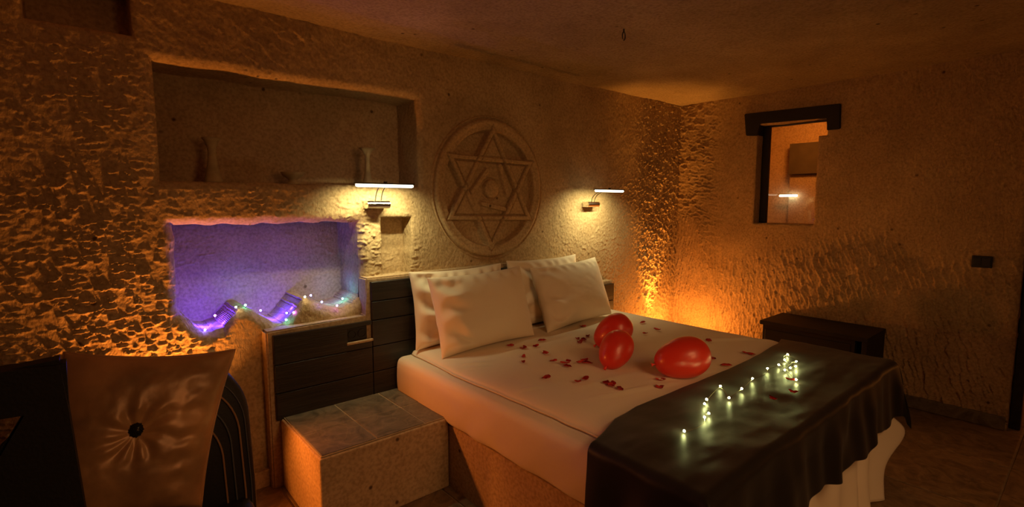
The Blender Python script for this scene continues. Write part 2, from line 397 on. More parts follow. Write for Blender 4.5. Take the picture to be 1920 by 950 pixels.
def h_ceil(u, v):
    edge = np.minimum(-u, -v)
    return .016*fbm(u*1.3, v*1.3, 44, 3)+.004*fbm(u*9, v*9, 46, 3)+.003*strokes(u, v, .1, .03, .09, 420)[0]+.0015*fbm(u*50, v*50, 47, 2)
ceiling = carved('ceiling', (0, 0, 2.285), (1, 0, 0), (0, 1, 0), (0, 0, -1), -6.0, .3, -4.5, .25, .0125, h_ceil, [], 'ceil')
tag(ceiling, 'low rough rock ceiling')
def h_plain(u, v): return .012*fbm(u*2, v*2, 50, 3)+.006*strokes(u, v, 1.2, .03, .08, 500)[0]
carved('wall_left', (-5.9, 0, 0), (0, 1, 0), (0, 0, 1), (1, 0, 0), -4.4, .1, 0, 2.34, .03, h_plain, [], 'tuff')
carved('wall_front', (0, -4.3, 0), (1, 0, 0), (0, 0, 1), (0, 1, 0), -6, .1, 0, 2.34, .03, h_plain, [], 'tuff')
carved('wall_back_far', (0, -.0, 0), (1, 0, 0), (0, 0, 1), (0, -1, 0), -6.0, -4.99, 0, 2.34, .02, h_back, [], 'tuff').name = 'wall_back_left'

# floor: screed with brown tiles laid on it, joints recessed
bm = box_bm(-6, .9, -4.4, .05, -.08, -.006, 0); floor = bm_obj('floor', bm, 'grout'); tag(floor, 'brown stone tiled floor', kind='structure')
def tile_mesh(w_, d_, h_, name, mt, bev=.003):
    b = box_bm(-w_/2, w_/2, -d_/2, d_/2, 0, h_, bev, 1)
    bmesh.ops.recalc_face_normals(b, faces=b.faces[:]); me = bpy.data.meshes.new(name); b.to_mesh(me); b.free(); me.materials.append(M[mt]); return me
tm = tile_mesh(.592, .592, .007, 'floor_tile', 'floor')
for i in range(11):
    for j in range(8):
        x = .30-i*.6+.17*(j % 2)*0; y = -.29-j*.6+.0
        if x < -5.9 or y < -4.3: continue
        o = bpy.data.objects.new('tile', tm); COL.objects.link(o); o.parent = floor
        o.location = (x, y, -.0065+random.uniform(-.0008, .0008))

# masonry ledge behind the headboard (stepped) with rim around the boards
def poly_prism(pts, y0, y1, bev=.006):
    b = bmesh.new(); f = [b.verts.new((x, y0, z)) for x, z in pts]; g = [b.verts.new((x, y1, z)) for x, z in pts]
    b.faces.new(f); b.faces.new(g[::-1]); n = len(pts)
    for i in range(n): b.faces.new((f[i], g[i], g[(i+1) % n], f[(i+1) % n]))
    if bev: bmesh.ops.bevel(b, geom=b.edges[:], offset=bev, segments=2, affect='EDGES')
    return b
ledge = bm_obj('trim_1', poly_prism([(-3.632, -.01), (-1.01, -.01), (-1.01, .776), (-1.512, .776), (-1.512, .996), (-3.122, .996), (-3.122, .787), (-3.632, .787)], -.066, .04, .008), 'plaster')
tag(ledge, 'stepped plastered stone ledge running behind the wooden headboard', kind='structure')
# baseboards
o = bm_obj('baseboard_back', box_bm(-4.9, -3.6, -.022, .02, 0, .085, .004), 'plaster'); tag(o, kind='structure')
bb = bm_obj('baseboard_right', box_bm(-.022, .02, -2.31, -.02, .004, .085, .004), 'slate'); tag(bb, 'dark slate skirting along the right wall', kind='structure')

# bed platform and bedside plinth (built of plastered stone, part of the cave)
o = bm_obj('trim_2', box_bm(-2.955, -1.18, -1.89, -.06, -.01, .315, .010, 3), 'plaster'); tag(o, 'plastered stone platform carrying the mattress', kind='structure')

plinth = empty('bedside_plinth', (-3.28, -.33, 0), label='low plastered stone plinth topped with slate tiles left of the bed', cat='bedside plinth')
def PL(bm, name, m): return bm_obj(name, bm, m, plinth, loc=(3.28, .33, 0))
b = box_bm(-3.585, -2.958, -.605, -.07, 0, .350, .009, 3); PL(b, 'body', 'plaster')
b = box_bm(-3.576, -2.968, -.594, -.090, .348, .3565, .001, 1); PL(b, 'joint_grout', 'grout')
xs = [-3.574, -3.327, -3.082, -2.966]; ys = [-.592, -.347, -.092]
for i in range(3):
    for j in range(2):
        b = box_bm(xs[i]+.0025, xs[i+1]-.0025, ys[j]+.0025, ys[j+1]-.0025, .345, .3585+random.uniform(-.001, .001), .002, 1)
        PL(b, 'tile', 'slate')

# ================================================================ CARVED STAR
def star_relief():
    n = 300; R = .475
    r = np.linspace(0, 1, 150)**.8*R; th = np.linspace(0, 2*np.pi, 560)
    g = np.linspace(-R, R, 321); X, Y = np.meshgrid(g, g, indexing='ij')
    def seg(ax, ay, bx, by):
        dx, dy = bx-ax, by-ay; t = np.clip(((X-ax)*dx+(Y-ay)*dy)/(dx*dx+dy*dy), 0, 1)
        return np.hypot(X-ax-t*dx, Y-ay-t*dy)
    rad = np.hypot(X, Y/1.02)
    T = .405
    tips = [(T*math.sin(k*math.pi/3+.02), T*math.cos(k*math.pi/3+.02)*1.0) for k in range(6)]
    H = np.zeros(X.shape)
    # outer ring mouldings
    H += -.022*np.exp(-((rad-.440)/.007)**2)-.010*sm(rad, .375, .36)*0
    H += .006*np.exp(-((rad-.415)/.016)**2)
    def tri(pts):
        s = np.full(X.shape, -9.)
        for (a, b2), (c, d) in zip(pts, pts[1:]+pts[:1]):
            nx, ny = (d-b2), -(c-a); l = math.hypot(nx, ny); nx /= l; ny /= l
            if (0-a)*nx+(0-b2)*ny > 0: nx, ny = -nx, -ny
            s = np.maximum(s, (X-a)*nx+(Y-b2)*ny)
        return s
    t1 = tri(tips[0::2]); t2 = tri(tips[1::2]); star = np.minimum(t1, t2); hexa = np.maximum(t1, t2)
    field = (1-sm(rad, .352, .372))*sm(star, -.002, .008)
    H -= .052*field
    bw = .030
    for t, oth in ((t1, t2), (t2, t1)):
        band = (1-sm(np.abs(t+bw/2), bw/2-.004, bw/2+.001))*(t < .003)
        H += .007*band
        H -= .022*np.exp(-((t+bw+.003)/.0045)**2)*(star < 0); H -= .012*np.exp(-((t-.002)/.004)**2)*(rad < .41)
    H -= .010*(1-sm(star, -.001, .001))*0
    # woven centre: sunken hexagon, swirl bars and a round boss
    H -= .020*sm(-hexa, .026, .036)
    for k in range(6):
        if k % 2: continue
        a = k*math.pi/3+.4; x0, y0 = .165*math.sin(a), .165*math.cos(a); a2 = a+1.35; x1, y1 = .125*math.sin(a2), .125*math.cos(a2)
        sg_ = seg(x0, y0, x1, y1); H = np.where((sg_ < .019) & (np.hypot(X, Y) > .080), np.maximum(H, .006-.026*sm(sg_, .012, .019)), H)
    rr = np.hypot(X+.003, Y)
    H -= .014*np.exp(-((rr-.066)/.008)**2)
    H = np.where(rr < .058, np.maximum(H, .010*np.sqrt(np.clip(1-(rr/.060)**2, 0, 1))-.004), H)
    H += .0016*fbm(X*40+9, Y*40+9, 90, 3)+.003*fbm(X*8, Y*8, 93, 2)
    # feather into the wall at the rim
    edge = sm(rad, .445, .473)
    base = .012
    Hh = (H+base)*(1-edge)-.03*edge
    k = rad < .474
    P = np.stack([X, -Hh, Y], -1)
    nu = len(g); idx = np.arange(nu*nu).reshape(nu, nu)
    F = np.stack([idx[:-1, :-1], idx[1:, :-1], idx[1:, 1:], idx[:-1, 1:]], -1)
    kk = (k[:-1, :-1] & k[1:, 1:] & k[1:, :-1] & k[:-1, 1:])
    F = F[kk]; used = np.unique(F); mp = -np.ones(nu*nu, int); mp[used] = np.arange(len(used))
    me = bpy.data.meshes.new('star_relief'); me.from_pydata(P.reshape(-1, 3)[used].tolist(), [], mp[F].tolist()); me.shade_smooth()
    o = link('star_relief', me, 'tuff_star'); o.location = (ECX, 0, ECZ)
    return tag(o, 'round stone relief of a six-pointed star carved above the headboard', 'carving')
star_relief()

# ================================================================ HEADBOARD
hb = empty('headboard', (-2.3, -.07, .36), label='dark-stained wooden plank headboard stepping up behind the pillows', cat='headboard')
def plank(x0, x1, z0, z1, pts=None):
    if pts is None: b = box_bm(x0, x1, -.088, -.062, z0, z1, .0025, 1)
    else: b = poly_prism(pts, -.088, -.062, .002)
    o = bm_obj('plank', b, 'dark_wood', hb, loc=(2.3, .07, -.36)); return o
G = .0015
z = [.345, .480, .622, .766]
plank(-3.604, -3.105, z[0], z[1]-G); plank(-3.604, -3.105, z[1]+G, z[2]-G)
plank(0, 0, 0, 0, [(-3.604, z[2]+G), (-3.105, z[2]+G), (-3.105, .658), (-3.245, .658), (-3.245, .746), (-3.105, .746), (-3.105, .766), (-3.604, .766)])
for a, b_ in ((.345, .480), (.480, .622), (.622, .766), (.766, .870), (.870, .977)):
    plank(-3.102, -1.534, a+G, b_-G)
for a, b_ in ((.345, .480), (.480, .622), (.622, .756)): plank(-1.531, -1.030, a+G, b_-G)
# socket recess: pale sill, black double socket
so = empty('wall_socket', (-3.185, -.068, .705), label='black double wall socket set in the headboard cut-out', cat='socket')
bm_obj('back_plate', box_bm(-3.240, -3.128, -.0735, -.064, .668, .742, .006), 'black', so, loc=(3.185, .068, -.705))
for cx in (-3.212, -3.157):
    b = lathe_bm([(.023, 0), (.023, .004), (.019, .0045), (.018, .0015), (.0, .0015)], 24)
    o = bm_obj('socket_face', b, 'black', so); o.rotation_euler = (math.pi/2, 0, 0); o.location = (cx+3.185, -.005, 0)
o = bm_obj('trim_3', box_bm(-3.247, -3.100, -.092, -.066, .655, .668, .003), 'plaster'); tag(o, 'pale stone sill under the socket recess', kind='structure')

# ================================================================ MATTRESS, DUVET
def rounded_slab(x0, x1, y0, y1, z0, z1, r, res, f, name, m, **kw):
    bm = bmesh.new()
    bmesh.ops.create_cube(bm, size=1)
    for v in bm.verts: v.co = Vector((x0+(v.co.x+.5)*(x1-x0), y0+(v.co.y+.5)*(y1-y0), z0+(v.co.z+.5)*(z1-z0)))
    bmesh.ops.bevel(bm, geom=bm.edges[:], offset=r, segments=4, affect='EDGES', profile=.5)
    # dice
    for ax, a, b in ((0, x0+r, x1-r), (1, y0+r, y1-r), (2, z0+r, z1-r)):
        n = max(2, int((b-a)/res))
        for k in range(1, n):
            c = Vector((0, 0, 0)); c[ax] = a+(b-a)*k/n; no = Vector((0, 0, 0)); no[ax] = 1
            bmesh.ops.bisect_plane(bm, geom=bm.verts[:]+bm.edges[:]+bm.faces[:], plane_co=c, plane_no=no)
    for v in bm.verts: v.co = f(v.co.copy())
    o = bm_obj(name, bm, m, smooth=True); return tag(o, **kw)
def fm(c):
    n = mn.noise(Vector((c.x*2.5, c.y*2.5, c.z*5)))*.008
    side = max(0, 1-abs(c.x+2.97)/.03)
    if c.x < -2.93:
        t = (c.z-.31)/.24
        c.x -= .010*math.sin(math.pi*max(0, min(1, t)))
        c.x += .010*mn.noise(Vector((0, c.y*9+c.z*7, c.z*2)))*min(1, max(0, 1.1-t))*min(1, max(0, (-c.y-.3)/.5))
    c.z += n*.5 if c.z > .45 else 0
    return c
rounded_slab(-2.972, -1.165, -1.935, -.095, .318, .545, .035, .03, fm, 'mattress', 'sheet', label='thick mattress in a white fitted sheet on the stone platform', cat='mattress')

# duvet: puffy slab lying on the mattress, left edge turned under
nx, ny = 190, 180
a = np.linspace(0, 1, nx); b = np.linspace(0, 1, ny); A, B = np.meshgrid(a, b, indexing='ij')
X = -2.900+A*(1.745)+.0; Y = -.150-B*1.79
X = X+.010*np.sin(Y*4.2+1)*(1-A)+.006*vnoise(Y*12, Y*0, 3)*(1-A)
th = .036*(1-np.exp(-A*45))**.5
Z = .548+th+.010*fbm(X*2.3, Y*2.3, 120, 3)*np.minimum(1, A*12)
Z += .004*sm(np.abs(np.sin((X*1.4+Y*2.4)*3+fbm(X*2, Y*2, 5, 2)*2)), .8, 1)*0
for (x0, y0, x1, y1, wd, am) in [(-2.75, -1.25, -2.2, -1.42, .02, .008), (-2.7, -1.15, -2.25, -1.20, .03, .006), (-2.86, -.55, -2.70, -.62, .012, .008), (-2.86, -.62, -2.74, -.66, .010, .006), (-2.35, -1.3, -2.05, -1.45, .016, .008), (-2.2, -1.25, -1.9, -1.5, .02, .007), (-1.6, -1.0, -1.2, -1.35, .03, .007), (-2.87, -1.0, -2.72, -1.05, .013, .006), (-1.9, -.5, -1.5, -.8, .03, .004), (-1.35, -1.2, -1.15, -1.45, .02, .008)]:
    dx, dy = x1-x0, y1-y0; t = np.clip(((X-x0)*dx+(Y-y0)*dy)/(dx*dx+dy*dy), 0, 1); d = np.hypot(X-x0-t*dx, Y-y0-t*dy)
    Z += am*np.exp(-(d/wd)**2)*np.sin(np.pi*np.clip(t, .05, .95))
rightdrop = np.clip((X+1.21)/.055, 0, 1); Z -= .03*rightdrop**2
P = np.stack([X, Y, Z], -1)
# underside lip along left edge and head edge
lip = np.stack([P[0]+np.array([.012, 0, -.010]), P[0]+np.array([.035, 0, 0])], 0); lip[:, :, 2] = [[.549]*ny, [.549]*ny]
lip0 = P[0].copy(); lip0[:, 0] += .003; lip0[:, 2] = .556
P = np.concatenate([lip[::-1], lip0[None], P], 0)
hd = P[:, 0].copy(); hd[:, 1] += .012; hd[:, 2] = np.minimum(hd[:, 2], .570); hd2 = hd.copy(); hd2[:, 1] -= .004; hd2[:, 2] = .549
P = np.concatenate([hd2[:, None], hd[:, None], P], 1)
duvet = grid_obj('duvet', P, 'sheet'); tag(duvet, 'white duvet spread over the bed under the balloons and petals', 'duvet')

# sheet hanging at the foot end
nx, nz = 150, 40
A, B = np.meshgrid(np.linspace(0, 1, nx), np.linspace(0, 1, nz), indexing='ij')
X = -2.93+A*1.74; 
bot = .008
Z = .50-(B)*(.50-bot)
right = X[:, :]
X = X-.28*B*sm(A, .6, 1)+.15*sm(A, .92, 1)*np.exp(-((B-.50)/.17)**2)
Y = -1.948-.022*B-.022*B*np.sin(A*46+fbm(A*5, B*2, 7, 2)*3)-.05*B**2*sm(A, .5, 1)-.06*sm(A, .93, 1)*np.exp(-((B-.50)/.17)**2)
valance = grid_obj('hanging_sheet', np.stack([X, Y, Z], -1), 'sheet', thick=.003); tag(valance, 'white sheet hanging to the floor from the foot of the bed', 'sheet')

# ================================================================ PILLOWS
def pillow(name, W, Hh, T, seed, label, group=None):
    n = 70; u = np.linspace(-1, 1, n); U, V = np.meshgrid(u, u, indexing='ij')
    pin = .055
    def side(sg):
        X = U*W/2*(1-pin*(1-V**2)*1.0*(np.abs(U)**3)); Y = V*Hh/2*(1-pin*1.3*(1-U**2)*(np.abs(V)**3))
        prof = np.clip(1-np.abs(U)**2.6, 0, 1)**.55*np.clip(1-np.abs(V)**2.6, 0, 1)**.55
        edge = np.exp(-((1-np.abs(U))/.16)**2)+.6*np.exp(-((1-np.abs(V))/.14)**2)
        wr = .0035*fbm(X*9+seed, Y*14+sg, seed, 3)+.020*np.sin((V*10+U*4+fbm(X*8+seed, Y*8, seed+3, 2)*3.5))*np.exp(-((U+.72)/.22)**2)*.8+.006*np.sin(U*24+fbm(X*9, Y*9+seed, seed+8, 2)*3)*np.exp(-((V-.85)/.12)**2)
        wr += .005*np.sin(U*4-V*3+seed)*prof
        Zz = sg*(prof*T/2+.004)+sg*wr*np.minimum(1, prof*2.2)
        return np.stack([X, -Zz, Y], -1)
    F = side(1); Bk = side(-1)
    me = bpy.data.meshes.new(name); idx = np.arange(n*n).reshape(n, n)
    f1 = np.stack([idx[:-1, :-1], idx[1:, :-1], idx[1:, 1:], idx[:-1, 1:]], -1).reshape(-1, 4); f2 = f1[:, ::-1]+n*n
    ring = list(idx[:, 0])+list(idx[-1, 1:])+list(idx[-2::-1, -1])+list(idx[0, -2:0:-1])
    rf = [(ring[k], ring[k]+n*n, ring[(k+1) % len(ring)]+n*n, ring[(k+1) % len(ring)]) for k in range(len(ring))]
    me.from_pydata(F.reshape(-1, 3).tolist()+Bk.reshape(-1, 3).tolist(), [], f1.tolist()+f2.tolist()+rf); me.shade_smooth()
    o = link(name, me, 'pillow'); tag(o, label, 'pillow', group)
    md = o.modifiers.new('s', 'SUBSURF'); md.levels = 1; md.render_levels = 1
    return o
def place(o, bx, by, bz, W, Hh, tilt, rz, roll=0):
    """put the pillow's lower edge centre at bx,by,bz, leaning back by tilt degrees"""
    t = math.radians(tilt); R = Matrix.Rotation(math.radians(rz), 4, 'Z') @ Matrix.Rotation(-t, 4, 'X') @ Matrix.Rotation(math.radians(roll), 4, 'Y')
    o.rotation_euler = R.to_euler()
    c = Vector((bx, by, bz))+(Matrix.Rotation(math.radians(rz), 3, 'Z') @ Matrix.Rotation(-t, 3, 'X') @ Vector((0, 0, Hh/2)))
    o.location = c
p = pillow('pillow', .66, .44, .13, 3, 'white pillow against the headboard, mostly hidden behind the left front pillow'); place(p, -2.57, -.190, .582, .66, .44, 8, 0, 0)
p = pillow('pillow', .67, .44, .20, 12, 'plump white pillow at the left front, creased along its left side'); place(p, -2.53, -.395, .588, .66, .43, 17, 0, -1)
p = pillow('pillow', .66, .45, .13, 21, 'white pillow at the back right, its top corner showing behind the right front pillow'); place(p, -1.86, -.185, .582, .66, .45, 8, 0, 0)
p = pillow('pillow', .68, .43, .18, 33, 'smooth white pillow at the right front, leaning before the headboard'); place(p, -1.74, -.37, .590, .68, .43, 20, 2, -2)

# ================================================================ THROW
nx, ny = 260, 190
A, B = np.meshgrid(np.linspace(0, 1, nx), np.linspace(0, 1, ny), indexing='ij')
XL, XR = -3.005, -1.175
drop_s = .36
Ltot = drop_s+(XR-XL)+.20
s = A*Ltot-drop_s                                   # across, negative = left hang
topy0 = np.interp(XL+s, [-3.4, -3.0, -2.93, -2.82, -2.66, -2.33, -1.97, -1.60, -1.30, -1.05, -.9], [-1.562, -1.565, -1.545, -1.505, -1.482, -1.488, -1.497, -1.488, -1.465, -1.40, -1.37])
YF = -1.955
hem = .272+.022*np.abs(np.mod(s*3.1, 1)-.5)*2+.035*fbm(s*2.1, s*0+2, 9, 2)     # drop length over the foot
tt = B*((topy0-YF)+hem)
y = topy0-tt; over = np.clip(tt-(topy0-YF), 0, 9)
x = np.clip(XL+s, XL, XR)
overx = np.clip(-s, 0, 9); overr = np.clip(XL+s-XR, 0, 9)
fold = .012*np.sin(s*15+fbm(s*3, B*2, 17, 2)*4)+.004*np.sin(s*41+2)
zt = .6035+.006*fbm(s*2.5, y*3, 130, 3)+.005*fbm(s*3, y*9, 131, 3)+.004*fbm(s*7, y*7, 137, 2)
R_ = .03
def bend(o):            # horizontal, vertical offset for arc length o past the edge
    t = np.clip(o/R_, 0, math.pi/2); h = R_*np.sin(t); v = R_*(1-np.cos(t))+np.clip(o-R_*math.pi/2, 0, 9)
    return h, v
hf, vf = bend(over); hl, vl = bend(overx); hr, vr = bend(overr); hr *= .5
Y = np.maximum(y, YF)-hf-fold*np.clip(vf/.12, 0, 1)-.035*np.clip(vf/.3, 0, 1)
X = x-hl+hr-(.010*np.sin(y*30+s*5)*np.clip(vl/.15, 0, 1))+.01*np.sin(y*25)*np.clip(vr/.1, 0, 1)
Z = zt-vf-vl-vr
Z = np.maximum(Z, .012)
# corners: both hanging -> let the fabric flare instead of falling twice as far
both = np.minimum(vf, vl); Z += both; Y -= both*.3; X -= both*.3
bothr = np.minimum(vf, vr); Z += bothr*.6; Y -= bothr*.3; X += bothr*.1
throw = grid_obj('bed_throw', np.stack([X, Y, Z], -1), 'throw', thick=.004)
tag(throw, 'dark brown satin throw draped across the foot of the bed', 'bed throw')

# ================================================================ BALLOONS
def balloon(c, L, Rr, direc, label):
    """c centre, L length, direc = direction of the knot"""
    prof = []
    n = 40
    for k in range(n+1):
        t = k/n; ang = math.pi*t
        z_ = -math.cos(ang)*L/2
        r = Rr*math.sin(ang)**.92*(1-.20*math.cos(ang)*-1*-1) if False else Rr*math.sin(ang)**.86*(1+.13*(z_/(L/2)))
        prof.append((max(r, .0018), z_))
    root = empty('balloon', c, label=label, cat='balloon', group='red balloons on the bed')
    q = Vector(direc).normalized().to_track_quat('-Z', 'Y')
    o = bm_obj('body', lathe_bm(prof, 48), 'red', root, True); o.rotation_mode = 'QUATERNION'; o.rotation_quaternion = q
    kn = lathe_bm([(.003, 0), (.006, -.004), (.0035, -.008), (.0065, -.014), (.009, -.018), (.007, -.018)], 14)
    o2 = bm_obj('knot', kn, 'petal', root, True); o2.rotation_mode = 'QUATERNION'; o2.rotation_quaternion = q; o2.location = q @ Vector((0, 0, -L/2+.001))
    return root
BAL = [((-2.012, -0.854, 0.672), .235, .088, (-.53, .45, -.55), 'red balloon at the back, nearest the pillows'),
       ((-2.269, -1.075, 0.666), .215, .080, (-.70, -.10, -.50), 'red balloon in front of another, between petals'),
       ((-2.168, -1.383, 0.678), .260, .094, (-.76, .58, -.20), 'red balloon lying alone nearest the dark throw')]
for bdef in BAL: balloon(*bdef)

# ================================================================ PETALS
def petal_mesh(seed):
    rnd = random.Random(seed); bm = bmesh.new(); n = 14
    c = bm.verts.new((0, 0, .004)); ring = []; mid = []
    for k in range(n):
        a = 2*math.pi*k/n; r = 1+.22*math.cos(a*2+seed)+rnd.uniform(-.12, .12)-(.35 if k == 3 else 0)
        x, y = math.cos(a)*.021*r, math.sin(a)*.015*r
        mid.append(bm.verts.new((x*.55, y*.55, .003+rnd.uniform(0, .002))))
        ring.append(bm.verts.new((x, y, .003+.006*abs(math.sin(a+seed))+rnd.uniform(0, .003))))
    for k in range(n):
        j = (k+1) % n
        bm.faces.new((c, mid[k], mid[j])); bm.faces.new((mid[k], ring[k], ring[j], mid[j]))
    g = bmesh.ops.solidify(bm, geom=bm.faces[:], thickness=.0012)
    me = bpy.data.meshes.new('rose_petal'); bmesh.ops.recalc_face_normals(bm, faces=bm.faces[:]); bm.to_mesh(me); bm.free(); me.materials.append(M['petal']); me.shade_smooth(); return me
PM = [petal_mesh(k) for k in range(6)]
PET = [(-2.232, -0.508, 0), (-2.408, -0.548, 0), (-2.428, -0.558, 0), (-2.347, -0.572, 0), (-2.397, -0.705, 0), (-2.527, -0.669, 0), (-2.587, -0.737, 0), (-2.456, -0.825, 0), (-2.442, -0.895, 0), (-2.404, -0.882, 0), (-2.371, -0.932, 0), (-2.345, -0.966, 0), (-2.357, -0.956, 0), (-2.665, -0.985, 0), (-2.536, -1.113, 0), (-2.59, -1.113, 0), (-2.503, -1.205, 0), (-2.511, -1.243, 0), (-2.514, -1.292, 0), (-2.449, -0.471, 0), (-1.796, -0.434, 0), (-2.046, -0.619, 0), (-2.035, -0.66, 0), (-2.089, -0.675, 0), (-1.953, -0.618, 0), (-1.405, -0.629, 0), (-1.492, -0.804, 0), (-1.631, -0.808, 0), (-1.492, -1.153, 0), (-1.567, -1.411, 0), (-1.852, -1.441, 0), (-1.806, -1.332, 0), (-2.285, -1.345, 0), (-2.369, -1.398, 0), (-2.328, -0.923, 0), (-1.564, -1.438, 0), (-2.465, -0.931, 0), (-2.488, -1.236, 0), (-1.904, -1.763, 1), (-2.053, -1.828, 1), (-2.19, -1.803, 1)]
PL1 = {0: 'rose petal on the duvet nearest the gap between the front pillows', 13: 'lone rose petal on the duvet nearest its left edge', 19: 'rose petal on the duvet just in front of the left front pillow',
       20: 'rose petal on the duvet just in front of the right front pillow', 3: 'rose petal on the duvet right of the three-petal column', 4: 'rose petal on the duvet between the column of petals and the big heap',
       7: 'curled rose petal on the duvet just left of the big heap of petals', 25: 'rose petal on the duvet farthest back, towards the glowing corner', 26: 'rose petal on the duvet closest to the far long edge behind the balloons',
       27: 'rose petal on the duvet just right of the back balloon', 28: 'rose petal on the duvet behind the lone balloon, towards the wall', 30: 'rose petal on the duvet between the lone balloon and the throw edge',
       31: 'rose petal half hidden behind the right side of the lone balloon', 32: 'rose petal in front of the lone balloon, the one nearer the balloon', 33: 'rose petal in front of the lone balloon, the one nearer the throw',
       29: 'rose petal of the far right pair by the throw corner, left one', 35: 'rose petal of the far right pair by the throw corner, right one'}
CL = [((1, 2, 5, 6), 'rose petal in the short column in front of the left front pillow', 'petals in the short column'),
      ((21, 22, 23, 24), 'rose petal in the four-petal cluster left of the balloon pair', 'petals in the four-petal cluster'),
      ((14, 15), 'rose petal in the overlapping pair left of the small row', 'petals in the overlapping pair'),
      ((16, 17, 18, 37), 'rose petal in the small row in front of the balloon pair', 'petals in the small row')]
for i, (x, y, on) in enumerate(PET):
    me = PM[i % 6]
    o = bpy.data.objects.new('rose_petal', me); COL.objects.link(o)
    o.location = (x, y, .586 if on == 0 else .612)
    o.rotation_euler = (random.uniform(-.1, .1), random.uniform(-.1, .1), random.uniform(0, 6.3))
    s_ = random.uniform(.85, 1.15); o.scale = (s_, s_, s_)
    if on: tag(o, ['bright red crumpled rose petal on the throw beside the last fairy light', 'dark rose petal on the throw in front of the bright crumpled one', 'dim rose petal on the throw farthest from the fairy lights'][i-38], 'petal'); continue
    if i in PL1: tag(o, PL1[i], 'petal'); continue
    for ids, lb_, gr in CL:
        if i in ids: tag(o, lb_, 'petal', gr); break
    else: tag(o, 'rose petal in the big heap left of the front balloon', 'petal', 'petals in the big heap')

# ================================================================ STRING LIGHTS
def light_string(name, pts, label, mats, rb=.0042, lift=None):
    root = empty(name, pts[0], label=label, cat='string lights')
    base = Vector(pts[0]); path = []
    rnd = random.Random(len(pts))
    P_ = [Vector(p) for p in pts]
    for a_, b_ in zip(P_, P_[1:]):
        side = Vector((-(b_-a_).y, (b_-a_).x, 0))*rnd.uniform(-.25, .25)
        for k in range(6):
            t = k/6; path.append(a_.lerp(b_, t)+side*math.sin(math.pi*t)+Vector((0, 0, .006*math.sin(math.pi*t))))
    path.append(P_[-1])
    bm_obj('wire', tube_bm([p-base for p in path], .0008, 5), 'wire', root)
    cache = {}
    for p_, mname in zip(P_, mats):
        if mname not in cache:
            bm = bmesh.new(); bmesh.ops.create_icosphere(bm, subdivisions=2, radius=rb)
            me = bpy.data.meshes.new('bulb'); bm.to_mesh(me); bm.free(); me.materials.append(M[mname]); me.shade_smooth(); cache[mname] = me
        o = bpy.data.objects.new('bulb', cache[mname]); COL.objects.link(o); o.parent = root; o.location = p_-base+Vector((0, 0, .004))
    return root
FL = [(-2.732, -1.733, 0.003), (-2.573, -1.72, 0.003), (-2.529, -1.713, 0.003), (-2.456, -1.656, 0.003), (-2.409, -1.639, 0.003), (-2.225, -1.601, 0.003), (-2.325, -1.689, 0.003), (-2.186, -1.675, 0.003), (-2.026, -1.648, 0.003), (-1.832, -1.631, 0.003), (-1.733, -1.642, 0.003), (-1.793, -1.694, 0.003), (-1.631, -1.629, 0.003), (-1.524, -1.602, 0.003), (-1.741, -1.698, 0.003), (-1.696, -1.705, 0.003), (-1.614, -1.677, 0.003), (-1.892, -1.78, 0.003)]
light_string('fairy_lights', [(x, y, .612+dz) for x, y, dz in FL], 'thin wire of warm white fairy lights lying across the dark throw', ['bulb']*len(FL))
NL = [(-3.865, .03, .815, 'bulb_blue'), (-3.80, .16, .850, 'bulb_violet'), (-3.735, .02, .905, 'bulb_white'), (-3.690, .04, .905, 'bulb_cyan'), (-3.60, .14, .85, 'bulb_blue'),
      (-3.50, .05, .838, 'bulb_blue'), (-3.475, .02, .842, 'bulb_violet'), (-3.515, .012, .812, 'bulb_cyan'), (-3.42, .01, .917, 'bulb_white'), (-3.36, .10, .905, 'bulb_blue'), (-3.335, .01, .880, 'bulb_blue'), (-3.255, .01, .85, 'bulb_violet'), (-3.18, .12, .862, 'bulb_cyan')]
light_string('niche_fairy_lights', [p_[:3] for p_ in NL], 'wire of blue and violet fairy lights lying in the scalloped niche', [p_[3] for p_ in NL], .005)
BL = (.06, .022, 1.0); VI = (.22, .02, 1.0); CY = (.10, .75, .8)
for (x, y, z_, c_, e_) in [(-3.85, .14, .835, BL, 2.2), (-3.79, .08, .835, BL, .9), (-3.66, .14, .94, CY, .14), (-3.54, .14, .835, BL, 1.7), (-3.47, .08, .86, BL, .7), (-3.20, .14, .90, CY, .18), (-3.22, .16, .93, BL, .45), (-3.50, .10, 1.16, BL, .2)]:
    light('niche_bulb_glow', 'POINT', (x, y, z_), c_, e_, size=.01)

